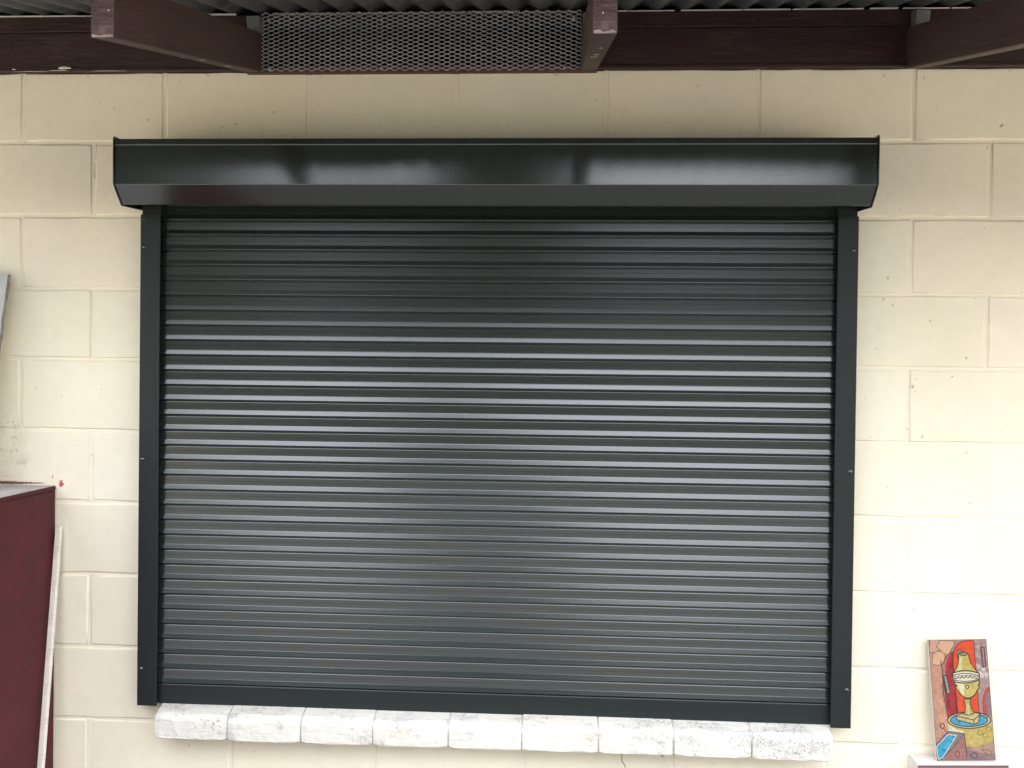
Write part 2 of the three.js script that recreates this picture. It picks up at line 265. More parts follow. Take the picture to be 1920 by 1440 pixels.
// rafters
function rafter(x, w, len, label, seedK, nails = [], flecks = []) {
  const o = thing('rafter', label, 'rafter', [x, 0, 0], 'eave rafters');
  const yb = z => 2.383 - 0.2735 * z, yt = z => 2.489 - 0.2765 * z, z0 = -1.9, z1 = len, r = 0.002;
  // tapering-free sawn timber with eased arrises, cross-section swept from the roof space to the eave
  const sec = (z, k) => { const b = yb(z), t = yt(z), hw = w / 2; return [[-hw, b + r], [-hw + r, b], [hw - r, b], [hw, b + r], [hw, t - r], [hw - r, t], [-hw + r, t], [-hw, t - r]].map(([X, Y]) => [X + 0.0008 * (vn(z * 5 + seedK, k) - 0.5), Y, z]); };
  const zs = []; for (let i = 0; i <= 16; i++) zs.push(z0 + (z1 - z0) * i / 16);
  const tri = []; const quad = (a, b, c, d) => tri.push(...a, ...b, ...c, ...a, ...c, ...d);
  for (let i = 0; i < 16; i++) { const A = sec(zs[i], 0), B = sec(zs[i + 1], 0); for (let k = 0; k < 8; k++) { const n = (k + 1) % 8; quad(A[k], A[n], B[n], B[k]); } }
  const g = new THREE.BufferGeometry(); g.setAttribute('position', new THREE.Float32BufferAttribute(tri, 3)); g.computeVertexNormals();
  const p = g.attributes.position, nn = g.attributes.normal, uv = []; for (let i = 0; i < p.count; i++) uv.push(p.getZ(i) + seedK, Math.abs(nn.getX(i)) > 0.5 ? p.getY(i) + SL * p.getZ(i) : p.getX(i) + 0.4); g.setAttribute('uv', new THREE.Float32BufferAttribute(uv, 2));
  part('timber', g, M.rafter, o);
  const E = sec(z1, 0), et = []; for (let k = 1; k < 7; k++) et.push(...E[0], ...E[k], ...E[k + 1]);
  const ge = new THREE.BufferGeometry(); ge.setAttribute('position', new THREE.Float32BufferAttribute(et, 3)); ge.computeVertexNormals(); ge.translate(0, 0, 0.0005);
  part('sawn_end', metricUV(ge), M.endgrain, o);
  const wv = []; for (let i = 0; i < 10; i++) { const xa = -w / 2 + 0.002 + (w - 0.004) * i / 10, xb = xa + (w - 0.004) / 10, b = yb(z1) + 0.0004, ha = 0.002 + 0.005 * vn(i * 0.9 + seedK * 9, 2), hb = 0.002 + 0.005 * vn((i + 1) * 0.9 + seedK * 9, 2), z = z1 + 0.0009; wv.push(xa, b, z, xb, b, z, xb, b + hb, z, xa, b, z, xb, b + hb, z, xa, b + ha, z); }
  const we = new THREE.BufferGeometry(); we.setAttribute('position', new THREE.Float32BufferAttribute(wv, 3)); we.computeVertexNormals(); part('bare_edge', metricUV(we), M.bareWood, o);
  // nail heads on the end and flecks of spilt cream paint along the underside
  for (const [x, y] of nails) { const s = new THREE.CylinderGeometry(0.0014, 0.0014, 0.002, 8); s.rotateX(Math.PI / 2); s.translate(x, yb(z1) + y, z1 + 0.001); part('nail', metricUV(s), M.offWhite, o); }
  for (const [x, z, l] of flecks) { const g = new THREE.BoxGeometry(l, 0.0006, 0.0035); g.rotateX(ANG); g.translate(x, yb(z) - 0.0002, z); part('paint_fleck', metricUV(g), M.batten, o); }
  return o;
}
rafter(-0.6495, 0.0425, 0.778, 'brown timber rafter with pale worn sawn end at the vent end nearer the maroon wall', 0.11, [[0.011, 0.049]], [[0.006, 0.36, 0.012], [0.003, 0.2, 0.014], [-0.015, 0.42, 0.004]]);
rafter(0.2547, 0.0425, 0.778, 'reddish brown timber rafter with rough sawn end at the vent end nearer the painted tile', 3.4, [[-0.006, 0.064], [-0.004, 0.036]], [[0.001, 0.42, 0.01], [-0.003, 0.37, 0.015], [0.004, 0.55, 0.007]]);
rafter(1.1, 0.0425, 0.778, 'dark brown timber rafter rising over the wall above the painted tile', 6.2);
// purlin lying on the rafters near their ends, and small packers at the wall
tag(meshOf('purlin', metricUV((() => { const g = rbox(5.4, 0.036, 0.07, 0.002); g.rotateX(ANG); g.translate(0.1, 2.489 - 0.2765 * 0.66 + 0.0205, 0.66); return g; })()), M.rafter), 'brown timber purlin lying across the rafters under the roof', 'purlin');
for (const [x, l] of [[-0.6445, 'small grey timber packer on the rafter beside the paler end of the mesh vent'], [0.2547, 'small grey timber packer on the rafter at the vent end nearer the tile'], [1.1085, 'small grey timber packer on the rafter above the painted tile']]) {
  const g = rbox(0.036, 0.045, 0.05, 0.002); g.rotateX(ANG); g.translate(x, 2.5065, 0.008);
  tag(meshOf('packer', metricUV(g), painted([0.11, 0.115, 0.11], { rep: 0.2, amp: 0.3, rough: 0.9, n: 128 })), l, 'packer', 'packers under the roof sheets');
}
// wall beams: an upper and a lower board with a lighter bottom lip
function beam(x0, x1, label) {
  const o = thing('timber_beam', label, 'beam', [0, 0, 0], 'timber beams on top of the wall');
  part('lower_board', metricUV(rb(x0, x1, 2.3955, 2.4935, -0.12, 0.006, 0.003)), M.beam, o);
  part('upper_board', metricUV(rb(x0, x1, 2.495, 2.538, -0.12, 0.0035, 0.003)), M.beam, o);
  part('bottom_lip', metricUV(rb(x0, x1, 2.3842, 2.3950, -0.12, 0.0125, 0.0025)), M.beam, o);
  return o;
}
const beamL = beam(-2.7, -0.6725, 'brown timber beam on the wall top with a cream paint chip on its edge');
const beamR = beam(0.278, 2.9, 'dark brown timber beam on the wall top running past the rafter above the tile');
// chipped cream filler on the lip
{
  const chip = (x, y, w, h) => { const v = [], n = 14; const P = []; for (let i = 0; i < n; i++) { const a = i / n * Math.PI * 2, r = rr(0.75, 1.15); P.push([x + Math.cos(a) * w * r, y + Math.sin(a) * h * r * (Math.sin(a) > 0 ? 1 : 0.5)]); } for (let i = 0; i < n; i++) { const a = P[i], b = P[(i + 1) % n]; v.push(x, y, 0.0147, a[0], a[1], 0.0128, b[0], b[1], 0.0128); } const g = new THREE.BufferGeometry(); g.setAttribute('position', new THREE.Float32BufferAttribute(v, 3)); g.computeVertexNormals(); return metricUV(g); };
  part('paint_chip', [chip(-1.176, 2.3935, 0.02, 0.0048), chip(-1.318, 2.391, 0.006, 0.0022)], M.batten, beamL);
  part('paint_drip', [chip(-1.19, 2.3875, 0.028, 0.0011), chip(-1.05, 2.3855, 0.05, 0.0008), chip(-1.27, 2.3852, 0.06, 0.0007)], M.batten, beamL);
}
// thin pale slivers laid along the beam tops, in short uneven lengths
for (const [x0, x1, l] of [[-2.7, -0.69, 'thin pale sliver between the roof and the beam with the paint chip'], [-0.61, 0.225, 'thin pale sliver between the roof and the mesh vent'], [0.285, 2.9, 'thin pale sliver between the roof and the plain dark beam']]) {
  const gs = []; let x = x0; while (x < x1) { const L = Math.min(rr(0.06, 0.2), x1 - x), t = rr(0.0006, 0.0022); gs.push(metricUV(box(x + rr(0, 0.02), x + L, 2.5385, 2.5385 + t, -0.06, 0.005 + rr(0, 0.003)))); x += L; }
  tag(meshOf('pale_sliver', gs, M.offWhite), l, 'sliver', 'pale slivers along the eave');
}
// mesh vent
{
  const o = thing('eave_vent', 'grey expanded metal mesh vent under the eave between two rafters', 'vent');
  part('bottom_rail', metricUV(rb(-0.67, 0.2755, 2.3765, 2.3955, -0.05, 0.011, 0.002)), M.ventFrame, o);
  part('stile', metricUV(rb(-0.6705, -0.629, 2.396, 2.536, -0.06, 0.004, 0.002)), M.beam, o);
  part('stile', metricUV(rb(0.236, 0.2755, 2.396, 2.536, -0.06, 0.004, 0.002)), M.beam, o);
  part('top_rail', metricUV(rb(-0.628, 0.235, 2.526, 2.536, -0.06, 0.004, 0.002)), M.beam, o);
  const X0 = -0.63, X1 = 0.2335, Y0 = 2.3815, Y1 = 2.5365, PX = 0.0281, PY = 0.01076, Z = 0.0145;
  const nR = Math.round((Y1 - Y0) / (PY / 2)), pos = [];
  const q = (a, b, c, d) => pos.push(...a, ...b, ...c, ...a, ...c, ...d);
  // slit and stretched sheet: each strand zigzags between the bonds of the rows above and below
  for (let r = 0; r < nR; r++) {
    const yb = Y0 + r * PY / 2, ph = (r % 2) * PX / 2, hw = 0.00122;
    for (let x = X0 - PX + ph; x < X1; x += PX) {
      const seg = [[x, yb + 0.0004], [x + PX * 0.12, yb + 0.0003], [x + PX * 0.38, yb + PY / 2], [x + PX * 0.62, yb + PY / 2], [x + PX * 0.88, yb + 0.0003], [x + PX, yb + 0.0004]];
      for (let k = 0; k < 5; k++) {
        let [ax, ay] = seg[k], [bx, by] = seg[k + 1]; if (bx <= X0 || ax >= X1) continue; ax = Math.max(ax, X0); bx = Math.min(bx, X1);
        const j = 0.0003 * (hash(Math.round(x * 1e4) + k, r) - 0.5), dz = (k === 1 || k === 3) ? 0.0012 : 0, za = Z + (k === 3 ? -0.0013 : k === 1 ? 0.0008 : 0), zb = Z + (k === 1 ? -0.0013 : k === 3 ? 0.0008 : 0);
        // flat strand tilted about its run: upper edge sits back
        const A = [ax, ay + hw + j, za + 0.0004], B = [bx, by + hw + j, zb + 0.0004], C = [bx, by - hw + j, zb - 0.0006], E = [ax, ay - hw + j, za - 0.0006];
        q(E, C, B, A);
        const A2 = [ax, ay + hw * 0.3 + j, za - 0.0026], B2 = [bx, by + hw * 0.3 + j, zb - 0.0026];
        q(A, B, B2, A2); q(A2, B2, C, E);
      }
    }
  }
  const g = new THREE.BufferGeometry(); g.setAttribute('position', new THREE.Float32BufferAttribute(pos, 3)); g.computeVertexNormals();
  part('expanded_mesh', metricUV(g), M.galv, o);
  for (const [x, y] of [[-0.608, 2.518], [-0.302, 2.516], [0.213, 2.515], [-0.604, 2.3865], [-0.30, 2.3865], [0.19, 2.3865]]) {
    const s = new THREE.LatheGeometry([[0, 0.0032], [0.003, 0.0028], [0.0048, 0.0014], [0.005, 0], [0.0022, 0]].map(a => new THREE.Vector2(...a)), 12); s.rotateX(Math.PI / 2); s.translate(x, y, 0.0162); const stem = new THREE.CylinderGeometry(0.0018, 0.0018, 0.02, 8); stem.rotateX(Math.PI / 2); stem.translate(x, y, 0.007);
    part('screw', [metricUV(s), metricUV(stem)], M.galv, o);
  }
}

// ---------------------------------------------------------------- roller shutter
{
  const o = thing('roller_shutter', 'closed dark green grey roller shutter with hood box and side guides', 'roller shutter');
  const HX0 = -0.9515, HX1 = 0.9525;
  // hood: folded sheet, thickness 1.2 mm, open underneath
  const outer = [[0.004, 2.158], [0.166, 2.158], [0.1715, 2.1565], [0.1725, 2.1545], [0.1725, 2.1435], [0.1712, 2.1425], [0.1700, 2.1405], [0.1700, 2.0428], [0.1692, 2.0412], [0.1312, 1.9992], [0.1295, 1.9985], [0.1225, 2.0005]];
  const inner = outer.map(([z, y]) => [z - 0.0016, y - (z < 0.17 || y > 2.1 ? 0.0016 : 0)]);
  const prof = [...outer, [0.1225, 2.0021], [0.129, 2.0004], [0.1682, 2.0438], [0.1684, 2.154], [0.164, 2.1562], [0.004, 2.1562]];
  part('hood', metricUV(prismX(prof, HX0 + 0.0025, HX1 - 0.0025)), M.coat, o);
  for (const [x0, x1] of [[HX0, HX0 + 0.0022], [HX1 - 0.0022, HX1]]) {
    const cap = [[0.002, 2.1625], [0.168, 2.1625], [0.1735, 2.160], [0.1735, 2.0415], [0.1315, 1.9965], [0.0255, 2.0055], [0.002, 2.0075]];
    const e = part('end_cap', metricUV(prismX(cap, x0, x1)), M.coat, o);
    const bead = new THREE.TubeGeometry(new THREE.CatmullRomCurve3(cap.slice(0, 6).map(([z, y]) => new THREE.Vector3((x0 + x1) / 2, y, z)), false, 'catmullrom', 0.02), 60, 0.0018, 6);
    part('rim', metricUV(bead), M.coat, e);
  }
  function screw(x, y, z, parent, r = 0.0043) { const s = new THREE.LatheGeometry([[0, 0.0042], [r * 0.4, 0.0039], [r * 0.75, 0.0026], [r * 0.95, 0.0009], [r, -0.001]].map(a => new THREE.Vector2(...a)), 14); s.rotateX(Math.PI / 2); s.translate(x, y, z); return part('screw', metricUV(s), M.slat, parent); }
  const hs = screw(0.9445, 2.0895, 0.1702, o, 0.0028);
  // guides: U channels open towards the curtain, the top ends set under the hood
  for (const s of [-1, 1]) {
    const xo = s < 0 ? -0.9405 : 0.9495, xi = s < 0 ? -0.8875 : 0.8985, d = -s, y0 = 0.667, y1 = 1.9885, t = 0.0022;
    const pts = [[xo, 0.003], [xo, 0.0492], [xo + d * 0.0008, 0.05], [xi - d * 0.0008, 0.05], [xi, 0.0492], [xi, 0.0445], [xi - d * t, 0.0445], [xi - d * t, 0.0478], [xo + d * t, 0.0478], [xo + d * t, 0.0052], [xi, 0.0052], [xi, 0.003]];
    const sh = new THREE.Shape(pts.map(([x, z]) => new THREE.Vector2(x, -z)));
    const g = new THREE.ExtrudeGeometry(sh, { depth: y1 - y0, bevelEnabled: false }); g.rotateX(-Math.PI / 2); g.translate(0, y0, 0);   // (x, -z, depth) -> (x, depth, z)
    const rail = part('guide_rail', metricUV(g), M.guide, o);
    const lip = rb(Math.min(xo, xi) + 0.001, Math.max(xo, xi) - 0.001, y1 + 0.0005, 2.03, 0.004, 0.0435, 0.0015);
    part('rail_cap', metricUV(lip), M.guide, rail);
    for (const y of [1.974, 1.901, 1.332, 0.767]) screw(s < 0 ? -0.9295 : 0.937, y, 0.0501, rail, y > 1.95 ? 0.003 : y > 1.8 ? 0.0048 : 0.006);
  }
  // slats
  const p = 0.0405, Y0 = 0.7193, X0 = -0.925, X1 = 0.935, ZB = 0.0265;
  const T = [[0.030, -0.0030], [0.030, -0.0004], [0.050, 0.0008], [0.085, 0.0022], [0.118, 0.00315], [0.128, 0.0034], [0.140, 0.00335], [0.155, 0.00318], [0.39, 0.00060], [0.415, 0.00022], [0.432, 0.00002], [0.445, 0.0], [0.685, 0.0], [0.694, -0.0004], [0.703, -0.0001], [0.935, 0.0], [0.955, -0.00028], [0.972, -0.0007], [0.978, -0.0012], [0.978, -0.0032], [1.03, -0.0032]];
  function slatGeo(k) {
    const pos = [], uv = [], nX = 6; let L = 0;
    for (let i = 0; i < T.length - 1; i++) {
      const [a, za] = T[i], [b, zb] = T[i + 1];
      for (let q = 0; q < nX; q++) {
        const xa = X0 + (X1 - X0) * q / nX, xb = X0 + (X1 - X0) * (q + 1) / nX;
        const w = x => 0.0003 * (vn(x * 2.2 + k * 7.7, k * 1.3) - 0.5);
        const P = [[xa, a * p, za + w(xa)], [xb, a * p, za + w(xb)], [xb, b * p, zb + w(xb)], [xa, b * p, zb + w(xa)]];
        for (const m of [0, 1, 2, 0, 2, 3]) { pos.push(...P[m]); uv.push(P[m][0], P[m][1] + k * 0.37); }
      }
    }
    const g = new THREE.BufferGeometry(); g.setAttribute('position', new THREE.Float32BufferAttribute(pos, 3)); g.setAttribute('uv', new THREE.Float32BufferAttribute(uv, 2)); g.computeVertexNormals(); return g;
  }
  for (let n = 0; n < 34; n++) {
    const g = slatGeo(n % 7); const m = part('slat', g, M.slat, o);
    m.position.set(0, Y0 + n * p + rr(-0.0002, 0.0002), ZB + rr(-0.0002, 0.0002)); m.rotation.x = rr(-0.35, 0.35) * D2R;
  }
  part('bottom_bar', metricUV(rb(-0.925, 0.935, 0.6665, 0.7180, 0.0215, 0.0305, 0.0016)), M.guide, o);
  part('bar_edge', metricUV(rb(-0.925, 0.935, 0.7176, 0.7204, 0.0215, 0.0312, 0.0008)), M.slat, o);
}

// ---------------------------------------------------------------- window sill of white bricks
{
  const o = thing('window_sill', 'white painted brick sill with grey worn patches under the roller shutter', 'sill');
  const W = 2048, H = 192;
  const map = tex(W, H, (i, j) => {
    const x = i / W * 1.8, y = j / H * 0.17;
    const a = fbm(x * 22, y * 40, 5), b = fbm(x * 90 + 3, y * 150, 4), c = fbm(x * 6 + 20, y * 10, 3), f = fbm(x * 320 + 5, y * 320, 2), h = hash(i, j);
    const g = 0.68 + 0.07 * (b - 0.5) + 0.04 * (f - 0.5);
    const w = smooth(0.47, 0.62, 0.5 * a + 0.28 * c + 0.22 * b) * (0.25 + 0.75 * smooth(0.42, 0.6, f)) * 0.8;
    const chip = smooth(0.63, 0.7, 0.6 * fbm(x * 170, y * 170, 3) + 0.4 * f) * 0.8 * smooth(0.44, 0.58, c);
    let R = g, G = g * 0.972, B = g * 0.875; R += (0.4 - R) * w; G += (0.385 - G) * w; B += (0.37 - B) * w;
    R += (0.24 - R) * chip; G += (0.21 - G) * chip; B += (0.17 - B) * chip;
    const t = smooth(0.58, 0.75, fbm(x * 3 + 70, y * 12 + 5, 3)) * 0.4; G -= 0.05 * t; B -= 0.13 * t;
    const k = 1 + 0.05 * (h - 0.5); return [lin2s(R * k), lin2s(G * k), lin2s(B * k)];
  });
  const bmp = tex(1024, 128, (i, j) => { const v = 255 * (0.6 * fbm(i / 24, j / 6, 4) + 0.4 * fbm(i / 4, j / 3, 2)); return [v, v, v]; }, false);
  const mat = std({ map, bumpMap: bmp, bumpScale: 0.0022, roughness: 0.75 });
  const prof = []; prof.push([0.0, 0.6775], [0.03, 0.6672], [0.050, 0.6632]);
  for (let k = 1; k <= 6; k++) { const a = (86 - k * 86 / 6) * D2R; prof.push([0.0582 + 0.022 * Math.cos(a), 0.6385 + 0.022 * Math.sin(a)]); }
  prof.push([0.0803, 0.618], [0.0802, 0.598]); for (let k = 1; k <= 3; k++) { const a = -k * 30 * D2R; prof.push([0.0752 + 0.005 * Math.cos(a), 0.5965 + 0.005 * Math.sin(a)]); } prof.push([0.0, 0.5912]);
  const arc = [0]; for (let i = 1; i < prof.length; i++) arc.push(arc[i - 1] + Math.hypot(prof[i][0] - prof[i - 1][0], prof[i][1] - prof[i - 1][1]));
  const xs = [-0.877, -0.681, -0.4835, -0.2919, -0.0923, 0.1, 0.2989, 0.4933, 0.6913, 0.8955];
  for (let b = 0; b < 9; b++) {
    const x0 = xs[b] + (b ? 0.002 : 0), x1 = xs[b + 1] - (b < 8 ? 0.002 : 0), pos = [], uv = [], dz = rr(-0.0025, 0.0025), dy = rr(-0.002, 0.002), e = rr(3, 7);
    const nx = 14, N = prof.length, V = [];
    for (let i = 0; i <= nx; i++) {
      const u = i / nx, ed = Math.min(u, 1 - u), rd = ed < 0.5 / nx ? 1 : 0, xx = x0 + (x1 - x0) * (rd ? u : u) ;
      const sh = Math.exp(-ed * (x1 - x0) / 0.006);      // arrises worn round at the brick ends
      V.push(prof.map(([z, y], k) => {
        const f = k > 2 && k < N - 1 ? 1 : 0, n = (fbm(xx * 45 + b * 3, k * 0.9, 3) - 0.5);
        let Z = z + f * (dz + 0.003 * n) - (z > 0.03 ? sh * 0.0026 : 0), Y = y + (k < N - 5 ? dy * (z > 0.02 ? 1 : 0) - (z > 0.05 ? sh * 0.0025 : 0) : sh * 0.0035) + 0.0014 * f * (fbm(xx * 50 + 8, k + b * 5, 3) - 0.5) * 2;
        return [xx - Math.sign(u - 0.5) * 0, Y, Z];
      }));
    }
    const put = (q, k) => { pos.push(...q); uv.push((q[0] + 0.9) / 1.8, arc[k] / 0.17); };
    for (let i = 0; i < nx; i++) for (let k = 0; k < N - 1; k++) { const A = V[i][k], B = V[i + 1][k], C = V[i + 1][k + 1], E = V[i][k + 1]; put(A, k); put(C, k + 1); put(B, k); put(A, k); put(E, k + 1); put(C, k + 1); }
    for (const i of [0, nx]) { const c = [V[i][0][0], 0.62, 0.02]; for (let k = 0; k < N; k++) { const n = (k + 1) % N, a = V[i][k], d = V[i][n]; const tri = i === 0 ? [c, a, d] : [c, d, a]; for (const v of tri) { pos.push(...v); uv.push((v[2] + 0.9) / 1.8, (v[1] - 0.59) / 0.17); } } }
    const g = new THREE.BufferGeometry(); g.setAttribute('position', new THREE.Float32BufferAttribute(pos, 3)); g.setAttribute('uv', new THREE.Float32BufferAttribute(uv, 2));
    // smooth across the swept face
    g.computeVertexNormals();
    part('sill_brick', g, mat, o);
  }
  const mp = prof.map(([z, y]) => [z > 0.02 ? z - 0.003 : z, y + (y < 0.6 ? 0.0022 : -0.0022)]);
  part('mortar', metricUV(prismX(mp, -0.868, 0.887)), painted([0.46, 0.42, 0.37], { rep: 0.2, amp: 0.3, dirt: [0.26, 0.22, 0.18], da: 0.6, rough: 0.95, bump: 0.003, n: 256 }), o);
}

// ---------------------------------------------------------------- low maroon wall, batten, leaning board
{
  const o = thing('low_wall', 'low maroon painted side wall with a pale top meeting the cream wall', 'wall');
  part('body', metricUV(rb(-1.80, -1.1975, 0.001, 1.2375, 0.0035, 0.64, 0.005)), M.maroon, o);
  part('coping', metricUV(rb(-1.80, -1.2005, 1.2378, 1.2495, 0.0035, 0.637, 0.002)), M.coping, o);
  const lip = rb(-1.2003, -1.1975, 1.2378, 1.2490, 0.0035, 0.64, 0.001); part('paint_edge', metricUV(lip), M.maroon, o);
}
{
  const a = new THREE.Vector3(-1.1655, 0.0, 0.178), b = new THREE.Vector3(-1.1815, 1.1385, 0.0125), L = a.distanceTo(b);
  const g = rbox(0.0178, L, 0.012, 0.004); const q = new THREE.Quaternion().setFromUnitVectors(new THREE.Vector3(0, 1, 0), b.clone().sub(a).normalize());
  const m = meshOf('batten', metricUV(g, 0.3), M.batten); m.quaternion.copy(q); m.position.copy(a).add(b).multiplyScalar(0.5).add(new THREE.Vector3(0, 0.001, 0));
  tag(m, 'thin off-white batten leaning in the corner against the maroon low wall', 'batten');
}
{
  // board with a ragged right edge, standing on the low wall and leaning back on the blocks
  const o = thing('leaning_board', 'weathered whitish grey board leaning on the cream wall above the maroon low wall', 'board', [-1.318, 1.2505, 0.1245]);
  const H = 0.586, sh = new THREE.Shape(); sh.moveTo(-0.22, 0); sh.lineTo(-0.002, 0);
  for (let i = 1; i < 40; i++) sh.lineTo(-0.0015 - 0.003 * vn(i * 0.6, 4) - (vn(i * 0.35, 9) > 0.7 ? 0.003 : 0), H * i / 40);
  sh.lineTo(-0.001, H); sh.lineTo(-0.22, H + 0.005); sh.closePath();
  const g = new THREE.ExtrudeGeometry(sh, { depth: 0.013, bevelEnabled: false });
  const m = part('panel', metricUV(g), [M.board, M.boardEdge], o); o.rotation.x = -Math.atan(0.1855);
}

// ---------------------------------------------------------------- painted tile on a box
{
  const W = 512, H = 1024, cv = document.createElement('canvas'); cv.width = W; cv.height = H; const c = cv.getContext('2d');
  // coordinates: the tile as seen, 0..100 across and 0..200 down
  const X = x => x / 100 * W, Y = y => y / 200 * H;
  const poly = (pts, fill, stroke, lw = 1) => { c.beginPath(); pts.forEach(([x, y], i) => i ? c.lineTo(X(x), Y(y)) : c.moveTo(X(x), Y(y))); c.closePath(); if (fill) { c.fillStyle = fill; c.fill(); } if (stroke) { c.strokeStyle = stroke; c.lineWidth = X(lw * 1.35); c.stroke(); } };
  const line = (pts, col, lw) => { c.beginPath(); pts.forEach(([x, y], i) => i ? c.lineTo(X(x), Y(y)) : c.moveTo(X(x), Y(y))); c.strokeStyle = col; c.lineWidth = X(lw * 1.35); c.lineJoin = 'round'; c.stroke(); };
  const curve = (s, segs, fill, stroke, lw = 1) => { c.beginPath(); c.moveTo(X(s[0]), Y(s[1])); for (const q of segs) q.length === 2 ? c.lineTo(X(q[0]), Y(q[1])) : q.length === 4 ? c.quadraticCurveTo(X(q[0]), Y(q[1]), X(q[2]), Y(q[3])) : c.bezierCurveTo(X(q[0]), Y(q[1]), X(q[2]), Y(q[3]), X(q[4]), Y(q[5])); if (fill) { c.closePath(); c.fillStyle = fill; c.fill(); } if (stroke) { c.strokeStyle = stroke; c.lineWidth = X(lw * 1.35); c.stroke(); } };
  const ell = (x, y, rx, ry, fill, stroke, lw = 1) => { c.beginPath(); c.ellipse(X(x), Y(y), X(rx), Y(ry), 0, 0, 7); if (fill) { c.fillStyle = fill; c.fill(); } if (stroke) { c.strokeStyle = stroke; c.lineWidth = X(lw * 1.35); c.stroke(); } };
  c.fillStyle = '#a8837c'; c.fillRect(0, 0, W, H);
  // right-hand mauve wall with blotches
  poly([[76, 0], [100, 0], [100, 150], [78, 140]], '#a98b84');
  for (let i = 0; i < 60; i++) { ell(rr(78, 99), rr(4, 110), rr(1, 5), rr(1, 5), ['rgba(200,180,172,.35)', 'rgba(130,98,98,.3)', 'rgba(226,212,204,.3)'][i % 3]); }
  for (let i = 0; i < 18; i++) ell(rr(84, 96), rr(46, 62), rr(1, 4), rr(1, 4), 'rgba(235,226,218,.4)');
  // left column: peach stones
  curve([0, 0], [[46, 0], [44, 12, 30, 26], [26, 34, 20, 38], [18, 90], [22, 150], [26, 176], [0, 186]], '#c08d78');
  curve([2, 0], [[20, 0], [14, 10, 20, 16], [6, 22], [0, 20]], '#d2a184', '#6a4a48', 0.9);
  curve([20, 1], [[44, 2], [46, 10, 38, 16], [34, 26], [24, 22], [14, 12]], '#d9ac86', '#7a564e', 0.8);
  curve([6, 24], [[14, 16, 22, 20], [30, 26, 24, 38], [16, 46, 4, 40]], '#dcb088', '#7a564e', 0.8);
  poly([[3, 46], [19, 44], [18, 92], [20, 128], [26, 165], [12, 168], [7, 110]], 'rgba(206,150,118,.55)');
  curve([9, 100], [[16, 96, 19, 112], [24, 140, 25, 152], [14, 150], [10, 130]], '#d6a07a');
  for (let i = 0; i < 40; i++) ell(rr(1, 20), rr(45, 160), rr(1, 5), rr(2, 7), ['rgba(150,100,96,.22)', 'rgba(226,176,140,.25)'][i % 2]);
  // crimson and vermilion doorway
  curve([25, 60], [[26, 26, 44, 18], [48, 150], [34, 168], [24, 130], [22, 90]], '#9c2431');
  for (let i = 0; i < 40; i++) ell(rr(24, 42), rr(30, 145), rr(1, 5), rr(2, 8), ['rgba(214,52,44,.3)', 'rgba(98,18,32,.3)', 'rgba(228,84,52,.22)'][i % 3]);
  curve([40, 40], [[40, 8, 60, 3], [78, 1], [78, 128], [70, 150], [42, 142]], '#ea4c22', '#5a2622', 1);
  for (let i = 0; i < 24; i++) ell(rr(44, 76), rr(8, 130), rr(2, 6), rr(3, 10), ['rgba(244,96,48,.25)', 'rgba(196,40,34,.25)'][i % 2]);
  line([[40, 30], [41, 150]], '#4a2024', 1);
  poly([[48, 18], [53, 17], [57, 22], [58, 50], [50, 54]], '#9b8f86', '#3c3230', 0.9); line([[52, 20], [54, 50]], '#4a403c', 1.2);
  poly([[89, 13], [95, 13], [96, 46], [90, 47]], '#8a5560', '#4a3236', 1.2); line([[93, 14], [93, 45]], '#b89a98', 1);
  poly([[20, 60], [27, 60], [31, 90], [23, 89]], '#a79c8c', '#3d3332', 1.2); line([[22, 62], [25, 88]], '#3d3332', 2);
  line([[19, 34], [21, 60], [19, 88], [22, 110], [25, 130], [27, 150]], '#4d3434', 1.2); line([[22, 40], [30, 27], [38, 20]], '#4d3434', 1.1);
  curve([86, 124], [[84, 84, 99, 80], [100, 83], [90, 88, 91, 124]], '#d8402e', '#6a2b28', 0.8);
  poly([[91, 92], [100, 84], [100, 128], [91, 126]], '#8d7377');
  // basin
  curve([24, 136], [[30, 126, 60, 122], [94, 122, 97, 136], [106, 150, 97, 168], [84, 182, 60, 178], [34, 174, 26, 164], [20, 150, 24, 136]], '#c3ad5e');
  curve([24, 140], [[36, 150, 50, 152], [48, 176], [30, 170, 24, 160]], 'rgba(234,232,214,.8)');
  for (let i = 0; i < 40; i++) ell(rr(46, 94), rr(150, 172), rr(2, 8), rr(1, 4), ['rgba(210,186,96,.3)', 'rgba(150,128,60,.2)', 'rgba(236,220,160,.2)'][i % 3]);
  ell(60, 134, 36.5, 13.5, '#d8cd9a', '#2c2826', 1.3); ell(60, 134, 32, 10.5, '#3fa0c4', '#24353c', 1.2);
  for (let i = 0; i < 26; i++) { const a = rr(0, 6.28), r = rr(0, 0.8); ell(60 + 30 * r * Math.cos(a), 134 + 9 * r * Math.sin(a), rr(2, 6), rr(0.6, 1.6), ['rgba(120,204,226,.5)', 'rgba(24,110,150,.35)'][i % 2]); }
  line([[41, 138], [50, 132]], '#1d3944', 1); line([[82, 127], [92, 130]], '#1d3944', 1);
  ell(77, 155, 4.6, 4, null, '#8a7238', 0.8); ell(92, 149, 5, 4, null, '#8a7238', 0.8); ell(86, 159, 4, 3.8, null, '#8a7238', 0.8);
  // plinth block, stem, urn
  poly([[38, 126], [62, 119], [80, 124], [76, 138], [68, 141], [39, 133]], '#cdbb80', '#2c2826', 1.1); line([[39, 127], [68, 134], [79, 125]], '#2c2826', 1.1); line([[68, 134], [68, 141]], '#2c2826', 1);
  curve([53, 99], [[66, 99], [62, 112, 70, 122], [62, 128, 52, 124], [58, 112, 53, 99]], '#b9a554', '#2c2826', 1.1);
